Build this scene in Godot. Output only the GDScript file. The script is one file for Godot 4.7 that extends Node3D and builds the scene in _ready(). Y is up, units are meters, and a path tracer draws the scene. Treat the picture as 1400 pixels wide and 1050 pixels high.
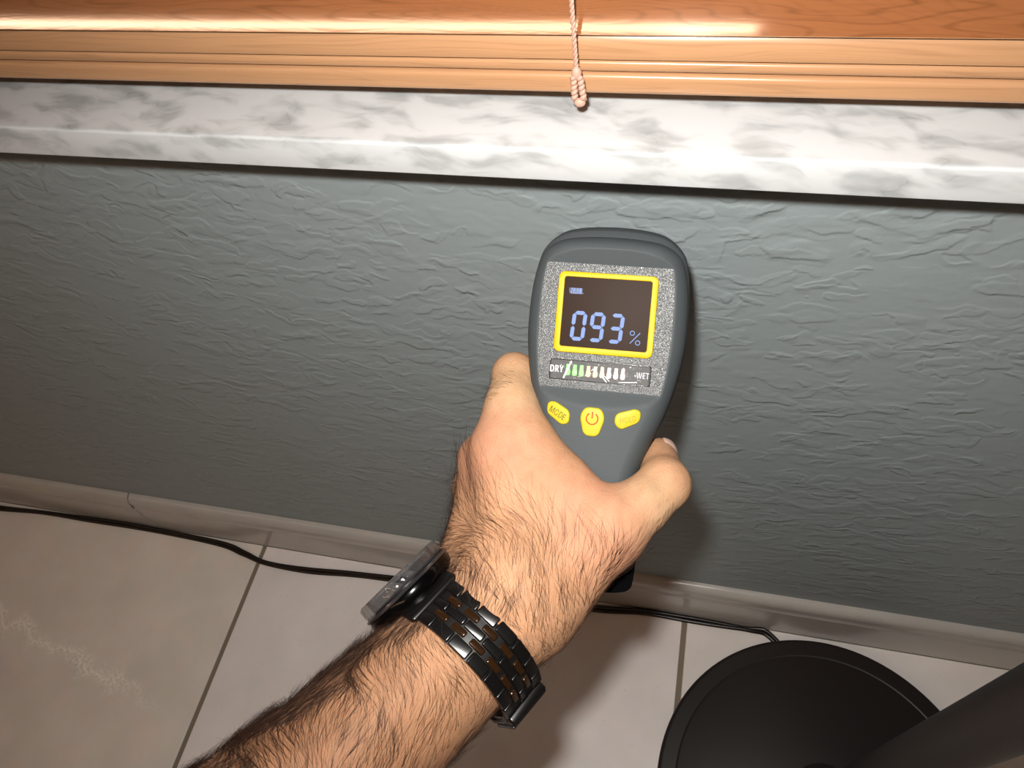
extends Node3D

# ---------------------------------------------------------------- mesh builder
class MB:
	var v := PackedVector3Array()
	var uv := PackedVector2Array()
	var col := PackedColorArray()
	var t := PackedInt32Array()

	func add(p: Vector3, u := Vector2.ZERO, c := Color.WHITE) -> int:
		v.append(p)
		uv.append(u)
		col.append(c)
		return v.size() - 1

	func tri(a: int, b: int, c: int) -> void:
		t.append(a)
		t.append(b)
		t.append(c)

	func quad(a: int, b: int, c: int, d: int) -> void:
		tri(a, b, c)
		tri(a, c, d)

	# joins another builder's closed shape, turned right side out first
	func join(o: MB, x := Transform3D.IDENTITY) -> void:
		o.outwards()
		var n := v.size()
		for i in o.v.size():
			add(x * o.v[i], o.uv[i], o.col[i])
		for i in o.t:
			t.append(n + i)

	func volume() -> float:
		var s := 0.0
		var c := v[0] if v.size() else Vector3.ZERO
		for i in range(0, t.size(), 3):
			s += (v[t[i]] - c).dot((v[t[i + 1]] - c).cross(v[t[i + 2]] - c))
		return s

	func flip() -> void:
		for i in range(0, t.size(), 3):
			var k := t[i + 1]
			t[i + 1] = t[i + 2]
			t[i + 2] = k

	func outwards() -> void:
		if volume() < 0.0:
			flip()

	# triangles are kept counter-clockwise from outside; Godot wants clockwise
	func mesh(closed := true, with_colour := false) -> ArrayMesh:
		if closed:
			outwards()
		var n := PackedVector3Array()
		n.resize(v.size())
		var ix := PackedInt32Array()
		ix.resize(t.size())
		for i in range(0, t.size(), 3):
			var a := t[i]
			var b := t[i + 1]
			var c := t[i + 2]
			var k := (v[b] - v[a]).cross(v[c] - v[a])
			n[a] += k
			n[b] += k
			n[c] += k
			ix[i] = a
			ix[i + 1] = c
			ix[i + 2] = b
		for i in n.size():
			n[i] = n[i].normalized() if n[i].length_squared() > 1e-24 else Vector3.UP
		var arr := []
		arr.resize(Mesh.ARRAY_MAX)
		arr[Mesh.ARRAY_VERTEX] = v
		arr[Mesh.ARRAY_NORMAL] = n
		arr[Mesh.ARRAY_TEX_UV] = uv
		if with_colour:
			arr[Mesh.ARRAY_COLOR] = col
		arr[Mesh.ARRAY_INDEX] = ix
		var m := ArrayMesh.new()
		m.add_surface_from_arrays(Mesh.PRIMITIVE_TRIANGLES, arr)
		return m

# ---------------------------------------------------------------- shape helpers
func rbox(size: Vector3, bevel: float, at := Vector3.ZERO, turn := Basis.IDENTITY) -> MB:
	# box with chamfered edges; the shared corners make the chamfers read as rounded
	var m := MB.new()
	var h := size * 0.5
	var id := {}
	for sx in [-1, 1]:
		for sy in [-1, 1]:
			for sz in [-1, 1]:
				var s := Vector3(sx, sy, sz)
				for ax in 3:
					var p := s * (h - Vector3.ONE * bevel)
					p[ax] = s[ax] * h[ax]
					id[[sx, sy, sz, ax]] = m.add(at + turn * p)
	for ax in 3:
		var b := (ax + 1) % 3
		var c := (ax + 2) % 3
		for s in [-1, 1]:
			var k := []
			for q in [[-1, -1], [1, -1], [1, 1], [-1, 1]]:
				var e := [0, 0, 0]
				e[ax] = s
				e[b] = q[0]
				e[c] = q[1]
				k.append(id[[e[0], e[1], e[2], ax]])
			if s < 0:
				k.reverse()
			m.quad(k[0], k[1], k[2], k[3])
		for sb in [-1, 1]:
			for sc in [-1, 1]:
				var e0 := [0, 0, 0]
				e0[ax] = -1
				e0[b] = sb
				e0[c] = sc
				var e1 := e0.duplicate()
				e1[ax] = 1
				var q := [id[[e0[0], e0[1], e0[2], b]], id[[e1[0], e1[1], e1[2], b]], id[[e1[0], e1[1], e1[2], c]], id[[e0[0], e0[1], e0[2], c]]]
				if sb * sc > 0:
					q.reverse()
				m.quad(q[0], q[1], q[2], q[3])
	for sx in [-1, 1]:
		for sy in [-1, 1]:
			for sz in [-1, 1]:
				var q := [id[[sx, sy, sz, 0]], id[[sx, sy, sz, 1]], id[[sx, sy, sz, 2]]]
				if sx * sy * sz < 0:
					q.reverse()
				m.tri(q[0], q[1], q[2])
	return m

func extrude(poly: PackedVector2Array, a: Vector3, b: Vector3, ex: Vector3, ey: Vector3, sharp := 0.6) -> MB:
	# a closed 2-D outline carried from a to b; ex and ey are the outline's axes
	var m := MB.new()
	if Geometry2D.is_polygon_clockwise(poly):
		poly = poly.duplicate()
		poly.reverse()
	var n := poly.size()
	var first := []
	var last := []
	for i in n:
		var p := poly[i]
		var d0 := (p - poly[(i + n - 1) % n]).normalized()
		var d1 := (poly[(i + 1) % n] - p).normalized()
		var q := ex * p.x + ey * p.y
		var k := m.add(a + q)
		m.add(b + q)
		first.append(k)
		if d0.dot(d1) < sharp:
			k = m.add(a + q)
			m.add(b + q)
		last.append(k)
	for i in n:
		var k: int = last[i]
		var l: int = first[(i + 1) % n]
		m.quad(k, l, l + 1, k + 1)
	var tr := Geometry2D.triangulate_polygon(poly)
	for e in 2:
		var at := m.v.size()
		for p in poly:
			m.add((b if e else a) + ex * p.x + ey * p.y)
		for i in range(0, tr.size(), 3):
			if (e == 1) == (ex.cross(ey).dot(b - a) > 0):
				m.tri(at + tr[i], at + tr[i + 1], at + tr[i + 2])
			else:
				m.tri(at + tr[i], at + tr[i + 2], at + tr[i + 1])
	if ex.cross(ey).dot(b - a) < 0:
		# the sides were wound for the other direction
		for i in range(0, n * 6, 3):
			var k := m.t[i + 1]
			m.t[i + 1] = m.t[i + 2]
			m.t[i + 2] = k
	# make the caps agree with the sides
	return m

func pad(poly: PackedVector2Array, z0: float, z1: float, bevel: float, crown := 0.0) -> MB:
	# a button-like slab with a rounded upper edge, in local x, y, z
	var m := MB.new()
	var n := poly.size()
	var c := Vector2.ZERO
	for p in poly:
		c += p / n
	var rows := [[1.0, z0, 0.0], [1.0, z1 - bevel, 0.0], [1.0, z1 - bevel * 0.5, bevel * 0.13], [1.0, z1 - bevel * 0.13, bevel * 0.5], [1.0, z1, bevel], [0.5, z1 + crown * 0.75, bevel]]
	var at := []
	for r in rows:
		at.append(m.v.size())
		for p in poly:
			var d := p - c
			var q: Vector2 = c + d * (1.0 - r[2] / d.length()) * r[0]
			m.add(Vector3(q.x, q.y, r[1]))
	for k in rows.size() - 1:
		for i in n:
			var j := (i + 1) % n
			m.quad(at[k] + i, at[k] + j, at[k + 1] + j, at[k + 1] + i)
	var top := m.add(Vector3(c.x, c.y, z1 + crown))
	var low := m.add(Vector3(c.x, c.y, z0))
	for i in n:
		var j := (i + 1) % n
		m.tri(at[rows.size() - 1] + i, at[rows.size() - 1] + j, top)
		m.tri(at[0] + j, at[0] + i, low)
	return m

func tube(path: PackedVector3Array, radius: Array, sides := 12, caps := true) -> MB:
	var m := MB.new()
	var n := path.size()
	var up := Vector3.UP
	var t0 := (path[1] - path[0]).normalized()
	if absf(t0.dot(up)) > 0.9:
		up = Vector3.RIGHT
	var side := t0.cross(up).normalized()
	for i in n:
		var tg := (path[mini(i + 1, n - 1)] - path[maxi(i - 1, 0)]).normalized()
		side = (side - tg * side.dot(tg)).normalized()
		var other := tg.cross(side)
		var r: float = radius[i] if radius.size() > 1 else radius[0]
		for k in sides:
			var an := TAU * k / sides
			m.add(path[i] + (side * cos(an) + other * sin(an)) * r, Vector2(float(k) / sides, float(i)))
	for i in n - 1:
		for k in sides:
			var j := (k + 1) % sides
			m.quad(i * sides + k, i * sides + j, (i + 1) * sides + j, (i + 1) * sides + k)
	if caps:
		for e in 2:
			var c := m.add(path[n - 1] if e else path[0])
			var o := (n - 1) * sides if e else 0
			for k in sides:
				var j := (k + 1) % sides
				if e:
					m.tri(o + k, o + j, c)
				else:
					m.tri(o + j, o + k, c)
	return m

func lathe(prof: PackedVector2Array, sides := 64, sharp := 0.75) -> MB:
	# profile of (radius, height) turned about y
	var m := MB.new()
	var cols := []
	for i in prof.size():
		cols.append([prof[i]])
	var rows := []
	for i in prof.size():
		var p := prof[i]
		var split := false
		if i > 0 and i < prof.size() - 1:
			split = (p - prof[i - 1]).normalized().dot((prof[i + 1] - p).normalized()) < sharp
		var a := m.v.size()
		for rep in (2 if split else 1):
			for k in sides:
				var an := TAU * k / sides
				m.add(Vector3(p.x * cos(an), p.y, p.x * sin(an)))
		rows.append([a, a + (sides if split else 0)])
	for i in prof.size() - 1:
		for k in sides:
			var j := (k + 1) % sides
			m.quad(rows[i][1] + k, rows[i][1] + j, rows[i + 1][0] + j, rows[i + 1][0] + k)
	return m

func sphere(r: Vector3, at: Vector3, turn := Basis.IDENTITY, n := 20) -> MB:
	var m := MB.new()
	for i in n + 1:
		var a := PI * i / n
		for k in 2 * n:
			var b := TAU * k / (2 * n)
			m.add(at + turn * (Vector3(sin(a) * cos(b), cos(a), sin(a) * sin(b)) * r))
	for i in n:
		for k in 2 * n:
			var j := (k + 1) % (2 * n)
			m.quad(i * 2 * n + k, i * 2 * n + j, (i + 1) * 2 * n + j, (i + 1) * 2 * n + k)
	return m

func spline(pts: PackedVector3Array, steps: int) -> PackedVector3Array:
	var out := PackedVector3Array()
	var n := pts.size()
	for i in n - 1:
		for k in steps:
			out.append(pts[i].cubic_interpolate(pts[i + 1], pts[maxi(i - 1, 0)], pts[mini(i + 2, n - 1)], float(k) / steps))
	out.append(pts[n - 1])
	return out

func spline2(pts: PackedVector2Array, steps: int) -> PackedVector2Array:
	var out := PackedVector2Array()
	var n := pts.size()
	for i in n - 1:
		for k in steps:
			out.append(pts[i].cubic_interpolate(pts[i + 1], pts[maxi(i - 1, 0)], pts[mini(i + 2, n - 1)], float(k) / steps))
	out.append(pts[n - 1])
	return out

func round_poly(corners: PackedVector2Array, r: float, steps := 6) -> PackedVector2Array:
	var out := PackedVector2Array()
	var n := corners.size()
	for i in n:
		var p := corners[i]
		var a := (corners[(i + n - 1) % n] - p)
		var b := (corners[(i + 1) % n] - p)
		var k := minf(r, minf(a.length(), b.length()) * 0.48)
		var p0 := p + a.normalized() * k
		var p1 := p + b.normalized() * k
		for s in steps + 1:
			var f := float(s) / steps
			out.append(p0.lerp(p, f).lerp(p.lerp(p1, f), f))
	return out

# ---------------------------------------------------------------- scene helpers
func part(called: String, mesh: Mesh, m: Material, parent: Node) -> MeshInstance3D:
	var o := MeshInstance3D.new()
	o.name = called
	o.mesh = mesh
	o.material_override = m
	parent.add_child(o, true)
	return o

var taken := {}
func numbered(called: String) -> String:
	var n: int = taken.get(called, 0)
	taken[called] = n + 1
	return called if n == 0 else "%s_%03d" % [called, n]

func piece(called: String, mesh: Mesh, m: Material, parent: Node, count: Dictionary) -> MeshInstance3D:
	var o := MeshInstance3D.new()
	var n: int = count.get(called, 0)
	count[called] = n + 1
	o.name = called if n == 0 else "%s_%03d" % [called, n]
	o.mesh = mesh
	o.material_override = m
	parent.add_child(o, true)
	return o

func thing(called: String, label: String, category: String) -> Node3D:
	var o := Node3D.new()
	o.name = numbered(called)
	add_child(o, true)
	if label:
		o.set_meta("label", label)
		o.set_meta("category", category)
	return o

func structure(called: String, label: String, category: String) -> Node3D:
	var o := thing(called, label, category)
	o.set_meta("kind", "structure")
	return o

func mat(c: Color, rough := 0.5, metal := 0.0, spec := 0.5) -> StandardMaterial3D:
	var m := StandardMaterial3D.new()
	m.albedo_color = c
	m.roughness = rough
	m.metallic = metal
	m.metallic_specular = spec
	return m

func noise(sd: int, freq: float, octaves := 4, kind := FastNoiseLite.TYPE_SIMPLEX_SMOOTH) -> FastNoiseLite:
	var n := FastNoiseLite.new()
	n.seed = sd
	n.noise_type = kind
	n.frequency = freq
	n.fractal_octaves = octaves
	n.fractal_type = FastNoiseLite.FRACTAL_FBM if octaves > 1 else FastNoiseLite.FRACTAL_NONE
	return n

func picture(w: int, h: int, f: Callable) -> ImageTexture:
	var data := PackedByteArray()
	data.resize(w * h * 3)
	var k := 0
	for y in h:
		for x in w:
			var c: Color = f.call(x, y)
			data[k] = int(clampf(c.r, 0, 1) * 255.0)
			data[k + 1] = int(clampf(c.g, 0, 1) * 255.0)
			data[k + 2] = int(clampf(c.b, 0, 1) * 255.0)
			k += 3
	return ImageTexture.create_from_image(Image.create_from_data(w, h, false, Image.FORMAT_RGB8, data))

func relief(w: int, h: int, f: Callable) -> ImageTexture:
	var data := PackedFloat32Array()
	data.resize(w * h)
	var k := 0
	for y in h:
		for x in w:
			data[k] = f.call(x, y)
			k += 1
	return ImageTexture.create_from_image(Image.create_from_data(w, h, false, Image.FORMAT_RF, data.to_byte_array()))

func triplanar(m: StandardMaterial3D, s: Vector3) -> void:
	m.uv1_triplanar = true
	m.uv1_world_triplanar = true
	m.uv1_scale = s
	m.uv1_triplanar_sharpness = 4.0

const WALL_Z := -0.014
var rng := RandomNumberGenerator.new()

func _ready() -> void:
	rng.seed = 7
	view_and_light()
	room()
	window_and_sill()
	blind()
	power_cord()
	floor_lamp()
	moisture_meter()
	person()
	wristwatch()

# ---------------------------------------------------------------- camera, light
func view_and_light() -> void:
	var cam := Camera3D.new()
	cam.name = "camera"
	cam.fov = 52.7
	cam.near = 0.01
	cam.far = 30.0
	add_child(cam)
	cam.transform = Transform3D(Basis(Vector3(0.97094, -0.11792, -0.20828), Vector3(-0.10590, 0.56873, -0.81568), Vector3(0.21464, 0.81403, 0.53971)).orthonormalized(), Vector3(0, 0.852, 0.285))
	cam.current = true

	var we := WorldEnvironment.new()
	we.name = "environment"
	var env := Environment.new()
	env.background_mode = Environment.BG_SKY
	var sky := Sky.new()
	var sm := ProceduralSkyMaterial.new()
	sm.sky_top_color = Color(0.06, 0.08, 0.13)
	sm.sky_horizon_color = Color(0.12, 0.13, 0.17)
	sm.ground_bottom_color = Color(0.03, 0.03, 0.035)
	sm.ground_horizon_color = Color(0.08, 0.08, 0.09)
	sky.sky_material = sm
	env.sky = sky
	env.tonemap_mode = Environment.TONE_MAPPER_LINEAR
	env.tonemap_exposure = 1.0
	env.sdfgi_enabled = true
	env.ssao_enabled = true
	env.ssil_enabled = true
	we.environment = env
	add_child(we)

	# the flash of the pocket camera, up and to the left of its lens
	var fl := SpotLight3D.new()
	fl.name = "camera_flash"
	fl.light_color = Color(1.0, 0.985, 0.96)
	fl.light_energy = 0.29
	fl.light_size = 0.006
	fl.spot_range = 8.0
	fl.spot_attenuation = 2.0
	fl.spot_angle = 68.0
	fl.spot_angle_attenuation = 1.0
	fl.shadow_enabled = true
	add_child(fl)
	fl.position = cam.transform * Vector3(-0.019, 0.042, 0.0)
	fl.look_at(cam.transform * Vector3(0.04, -0.02, -0.4), Vector3.UP)

# ---------------------------------------------------------------- room
func plaster_height(w: int, h: int) -> ImageTexture:
	# skip-trowel plaster: thin flakes of compound with one crisp edge each
	var warp := noise(3, 0.022, 3)
	var big := noise(11, 0.0095, 3)
	var where := noise(14, 0.0060, 2)
	var broken := noise(16, 0.024, 2)
	var fine := noise(15, 0.070, 3)
	# dabs of the trowel: thousands of small lens-shaped plates, each tipped up or down
	var dab := PackedFloat32Array()
	dab.resize(w * h)
	var r := RandomNumberGenerator.new()
	r.seed = 21
	for k in 9500:
		var cx := r.randi_range(0, w - 1)
		var cy := r.randi_range(0, h - 1)
		var here: float = where.get_noise_2d(cx * 0.8, cy * 1.2)
		if r.randf() > smoothstep(-0.42, 0.12, here) * 0.9 + 0.06:
			continue
		var rx := r.randf_range(6.0, 19.0) * (1.35 if r.randf() < 0.15 else 1.0)
		var ry := rx * r.randf_range(0.22, 0.42)
		var amp := r.randf_range(0.14, 0.62)
		var tip := r.randf_range(-1.0, 1.0)
		var lean := r.randf_range(-0.45, 0.30)
		for y in range(maxi(cy - int(ry * 1.6) - 2, 0), mini(cy + int(ry * 1.6) + 3, h)):
			for x in range(maxi(cx - int(rx) - 1, 0), mini(cx + int(rx) + 2, w)):
				var dx := (x - cx) / rx
				var dy := ((y - cy) - lean * (x - cx)) / ry
				var q := dx * dx + dy * dy
				if q < 1.0:
					var e := minf((1.0 - q) * 3.2, 1.0)
					var old := dab[y * w + x]
					dab[y * w + x] = maxf(old, (amp * (0.55 + 0.45 * tip * dy) + old * 0.45) * e)
	return relief(w, h, func(x, y):
		var w1: float = warp.get_noise_2d(x, y) * 9.0
		var w2: float = warp.get_noise_2d(x + 900.0, y) * 7.0
		var d := dab[clampi(int(y + w2), 0, h - 1) * w + clampi(int(x + w1), 0, w - 1)]
		var a: float = big.get_noise_2d(x * 0.60 + w1 * 2.0, y * 1.30 + w2 * 2.5) * 2.4
		var fa := a - floorf(a)
		var ha := fa if fa < 0.94 else (1.0 - fa) / 0.06 * 0.94
		var ma := smoothstep(-0.05, 0.35, broken.get_noise_2d(x * 0.7, y * 1.3))
		var up: float = 1.0 - float(y) / h
		var cv: float = smoothstep(0.035, 0.095, up)
		return (0.40 * ha * ma + d + fine.get_noise_2d(x, y * 1.6) * 0.07) * cv)

func room() -> void:
	var paint := mat(Color(0.552, 0.592, 0.603), 0.46, 0.0, 0.35)
	paint.heightmap_enabled = true
	paint.heightmap_texture = plaster_height(2048, 720)
	paint.heightmap_scale = 0.11
	var plain := mat(Color(0.70, 0.69, 0.66), 0.8)

	# the painted wall round the window, in one piece of boxes
	var wb := MB.new()
	var slabs := [
		[-3.6, 0.0, 2.2, 0.616], [-3.6, 0.616, -0.92, 2.5], [0.62, 0.616, 2.2, 2.5], [-0.92, 2.05, 0.62, 2.5]]
	for s in slabs:
		wb.join(rbox(Vector3(s[2] - s[0], s[3] - s[1], 0.2), 0.0005, Vector3((s[0] + s[2]) / 2, (s[1] + s[3]) / 2, WALL_Z - 0.1)))
	for i in wb.v.size():
		wb.uv[i] = Vector2((wb.v[i].x + 1.0) / 1.6, 1.0 - (wb.v[i].y - 0.055) / 0.5625)
	var wall := part("wall_back", wb.mesh(), paint, self)
	wall.set_meta("kind", "structure")
	wall.set_meta("label", "grey blue painted wall with skip trowel plaster texture below the window sill")
	wall.set_meta("category", "wall")
	for s in [["wall_left", Vector3(-3.65, 1.25, 1.65), Vector3(0.1, 2.5, 3.7)], ["wall_right", Vector3(2.25, 1.25, 1.65), Vector3(0.1, 2.5, 3.7)], ["wall_front", Vector3(-0.7, 1.25, 3.55), Vector3(6.0, 2.5, 0.1)], ["ceiling", Vector3(-0.7, 2.55, 1.65), Vector3(6.0, 0.1, 3.9)]]:
		var o := part(s[0], rbox(s[2], 0.001, s[1]).mesh(), plain, self)
		o.set_meta("kind", "structure")
		o.set_meta("label", {"wall_left": "plain painted side wall left of the window", "wall_right": "plain painted side wall right of the window", "wall_front": "plain painted wall facing the window", "ceiling": "plain flat ceiling of the room"}[s[0]])
		o.set_meta("category", "ceiling" if s[0] == "ceiling" else "wall")

	# floor of square ceramic tiles on a bed of grey-brown grout
	var fl := structure("floor", "pale beige ceramic floor tiles with grey brown grout lines", "floor")
	part("grout_bed", rbox(Vector3(6.0, 0.06, 3.8), 0.001, Vector3(-0.7, -0.0318, 1.69)).mesh(), mat(Color(0.50, 0.46, 0.40), 0.9), fl)
	var cloud := noise(31, 0.011, 4)
	var pink := noise(32, 0.02, 3)
	var speck := noise(33, 0.35, 1)
	var tile_tex := picture(512, 512, func(x, y):
		var a: float = cloud.get_noise_2d(x, y) * 0.035
		var b: float = pink.get_noise_2d(x, y)
		var s: float = -0.12 if speck.get_noise_2d(x, y) > 0.93 else 0.0
		return Color(0.955 + a + maxf(b, 0.0) * 0.02 + s, 0.950 + a + s, 0.945 + a - absf(b) * 0.02 + s))
	var scratch := noise(41, 0.012, 3)
	var scr2 := noise(42, 0.11, 3)
	# a worn, whitish scuff that runs across one tile
	var scuff_tex := picture(1024, 1024, func(x, y):
		var px: float = x / 1024.0
		var py: float = y / 1024.0
		var base: Color = Color(0.90, 0.885, 0.87)
		var a: float = cloud.get_noise_2d(x * 0.5, y * 0.5) * 0.035
		var b: float = pink.get_noise_2d(x * 0.5, y * 0.5)
		base = Color(base.r + a + maxf(b, 0.0) * 0.03, base.g + a, base.b + a - absf(b) * 0.02)
		var line: float = 0.3035 + (px - 0.5) * 0.23 + scratch.get_noise_2d(x, y) * 0.03
		var d: float = absf(py - line) / 0.017
		var w: float = exp(-d * d) * smoothstep(-0.15, 0.45, scr2.get_noise_2d(x, y) + 0.25) * smoothstep(0.97, 0.72, px)
		return base.lerp(Color(1.0, 0.99, 0.97), clampf(w * 0.95, 0.0, 1.0)))
	var kinds := []
	for k in 3:
		var m := mat([Color(0.955, 0.935, 0.925), Color(0.965, 0.945, 0.945), Color(0.95, 0.93, 0.925)][k], 0.34, 0.0, 0.45)
		m.albedo_texture = tile_tex
		kinds.append(m)
	var scuffed := mat(Color(1.0, 0.985, 0.97), 0.36, 0.0, 0.45)
	scuffed.albedo_texture = scuff_tex
	var pitch := 0.5068
	var tm := rbox(Vector3(pitch - 0.0052, 0.010, pitch - 0.0052), 0.0012)
	for i in tm.v.size():
		tm.uv[i] = Vector2(tm.v[i].x / pitch + 0.5, tm.v[i].z / pitch + 0.5)
	var tile_mesh := tm.mesh()
	var cnt := {}
	for iz in 7:
		for ix in range(-7, 5):
			var x0 := 0.0288 + ix * pitch
			if x0 > 2.15 or x0 + pitch < -3.4:
				continue
			var is_scuffed := iz == 0 and ix == -2
			var o := piece("tile", tile_mesh, scuffed if is_scuffed else kinds[posmod(ix * 2 + iz, 3)], fl, cnt)
			o.position = Vector3(x0 + pitch / 2, -0.005, iz * pitch + pitch / 2 - 0.0065)

	# skirting of the same tile, bull-nosed along the top
	var bb := structure("baseboard_back", "pale glazed tile skirting with rounded top along the grey wall", "baseboard")
	var prof := PackedVector2Array()
	var bz := -0.004
	prof.append(Vector2(WALL_Z, 0.0))
	prof.append(Vector2(bz, 0.0))
	prof.append(Vector2(bz, 0.052))
	prof.append(Vector2(bz + 0.0007, 0.0535))
	prof.append(Vector2(bz + 0.0007, 0.0560))
	prof.append(Vector2(bz - 0.0004, 0.0575))
	prof.append(Vector2(bz - 0.0004, 0.066))
	for k in 7:
		var an := PI / 2 * k / 6
		prof.append(Vector2(bz - 0.0096 + 0.0092 * cos(an), 0.066 + 0.0105 * sin(an)))
	prof.append(Vector2(WALL_Z, 0.0765))
	var glaze := mat(Color(0.74, 0.73, 0.715), 0.22, 0.0, 0.5)
	glaze.albedo_texture = tile_tex
	triplanar(glaze, Vector3(2.0, 2.0, 2.0))
	var gb := noise(51, 0.02, 3)
	glaze.heightmap_enabled = true
	glaze.heightmap_texture = relief(256, 256, func(x, y): return gb.get_noise_2d(x, y))
	glaze.heightmap_scale = 0.03
	var bc := {}
	for ix in range(-6, 6):
		var x0 := -0.6305 + ix * pitch
		var xa := maxf(x0 + 0.0012, -3.599)
		var xb := minf(x0 + pitch - 0.0012, 2.199)
		if xb - xa < 0.02:
			continue
		piece("tile", extrude(prof, Vector3(xa, 0, 0), Vector3(xb, 0, 0), Vector3(0, 0, 1), Vector3(0, 1, 0)).mesh(), glaze, bb, bc)
	part("joint_filler", rbox(Vector3(5.79, 0.062, 0.0085), 0.001, Vector3(-0.7, 0.031, WALL_Z + 0.0042)).mesh(), mat(Color(0.30, 0.27, 0.22), 0.9), bb)

	# a long ceiling fitting, parallel to the window, lights the room and shines along the slats
	var sc := thing("ceiling_light", "long narrow warm ceiling light fitting parallel to the window wall", "ceiling light")
	sc.position = Vector3(-1.60, 2.5, 1.775)
	part("housing", rbox(Vector3(3.50, 0.07, 0.14), 0.006, Vector3(0, -0.035, 0)).mesh(), mat(Color(0.8, 0.8, 0.78), 0.5), sc)
	var glow := mat(Color(0.9, 0.88, 0.85), 0.5)
	glow.emission_enabled = true
	glow.emission = Color(1.0, 0.82, 0.68)
	glow.emission_energy_multiplier = 12.0
	part("light_diffuser", rbox(Vector3(3.42, 0.012, 0.07), 0.003, Vector3(0, -0.076, 0)).mesh(), glow, sc)
	var ol := AreaLight3D.new()
	ol.name = "ceiling_tube_light"
	ol.light_color = Color(1.0, 0.80, 0.65)
	ol.light_energy = 0.36
	ol.area_size = Vector2(3.40, 0.028)
	ol.area_range = 9.0
	ol.area_attenuation = 2.0
	ol.shadow_enabled = true
	sc.add_child(ol)
	ol.position = Vector3(0, -0.085, 0)
	ol.rotation.x = -PI / 2

# ---------------------------------------------------------------- window, sill, blind
func marble() -> StandardMaterial3D:
	var m := mat(Color(0.80, 0.812, 0.822), 0.24, 0.0, 0.5)
	var warp := noise(61, 0.009, 3)
	var soft := noise(63, 0.014, 4)
	var thin := noise(64, 0.011, 3)
	m.albedo_texture = picture(2048, 512, func(x, y):
		# soft grey clouds with a few drawn-out veins that lean down to the left
		var wx: float = x * 0.85 + y * 0.5 + warp.get_noise_2d(x, y) * 16.0
		var wy: float = y * 1.1 - x * 0.22 + warp.get_noise_2d(x + 700.0, y) * 16.0
		var s: float = soft.get_noise_2d(wx * 0.9, wy * 1.9)
		var t: float = 1.0 - minf(absf(thin.get_noise_2d(wx * 0.7 + 300.0, wy * 1.4)) * 20.0, 1.0)
		var k: float = clampf(smoothstep(-0.25, 0.75, s) * 0.19 + t * t * 0.07 * smoothstep(0.0, 0.5, s), 0.0, 0.4)
		return Color(1.0 - k * 1.0, 1.0 - k * 0.975, 1.0 - k * 0.985))
	triplanar(m, Vector3(1.0, 4.0, 4.0))
	m.uv1_offset = Vector3(0.5, 0.0, 0.8)
	return m

func window_and_sill() -> void:
	var white := mat(Color(0.85, 0.85, 0.83), 0.4)
	var win := structure("window_1", "white framed window hidden behind the closed wooden blind", "window")
	var fr := MB.new()
	for s in [[-0.15, 0.67, 1.54, 0.05], [-0.15, 2.025, 1.54, 0.05], [-0.15, 1.34, 1.54, 0.04]]:
		fr.join(rbox(Vector3(s[2], s[3], 0.05), 0.003, Vector3(s[0], s[1], -0.175)))
	for x in [-0.895, 0.595]:
		fr.join(rbox(Vector3(0.05, 1.31, 0.05), 0.003, Vector3(x, 1.3475, -0.175)))
	part("window_frame", fr.mesh(), white, win)
	var glass := mat(Color(0.9, 0.95, 0.95, 0.08), 0.02)
	glass.transparency = BaseMaterial3D.TRANSPARENCY_ALPHA
	for y in [1.0075, 1.6805]:
		part("pane", rbox(Vector3(1.44, 0.64, 0.004), 0.001, Vector3(-0.15, y, -0.175)).mesh(), glass, win)

	var sill := part("window_sill", rbox(Vector3(1.60, 0.0185, 0.206), 0.0018, Vector3(-0.15, 0.6255, 0.018 - 0.103)).mesh(), marble(), self)
	sill.set_meta("label", "white marble window sill slab with soft grey veins under the blind")
	sill.set_meta("category", "window sill")

func wood(tone: Color, rough: float, stretch: float, sd: int, strength: float, gloss: float) -> StandardMaterial3D:
	var m := mat(tone, rough, 0.0, 0.5)
	var warp := noise(sd, 0.006, 3)
	var ring := noise(sd + 1, 0.010, 2)
	var fib := noise(sd + 2, 0.05, 3)
	var f := func(x, y):
		var wx: float = x * stretch
		var wy: float = y + warp.get_noise_2d(x * 1.0, y) * 22.0
		var r: float = ring.get_noise_2d(wx, wy) * 7.0
		var g := absf(r - roundf(r)) * 2.0
		var fi: float = fib.get_noise_2d(x * 0.36, y * 2.2)
		return Vector2(g, fi)
	m.albedo_texture = picture(1024, 512, func(x, y):
		var q: Vector2 = f.call(x, y)
		var k := 1.0 - strength * (0.55 * smoothstep(0.35, 0.0, q.x) + 0.30 * q.y)
		return Color(k, k * (0.94 + 0.06 * k), k * (0.88 + 0.12 * k)))
	m.heightmap_enabled = true
	m.heightmap_texture = relief(512, 256, func(x, y):
		var q: Vector2 = f.call(x * 2, y * 2)
		return smoothstep(0.0, 0.35, q.x) + 0.4 * q.y)
	m.heightmap_scale = 0.0004
	m.clearcoat_enabled = gloss > 0.0
	m.clearcoat = gloss
	m.clearcoat_roughness = 0.05
	m.metallic_specular = 0.5 + gloss * 0.5
	triplanar(m, Vector3(1.0, 11.0, 11.0))
	m.uv1_offset = Vector3(0.5, 0.0, 0.0)
	return m

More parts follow.
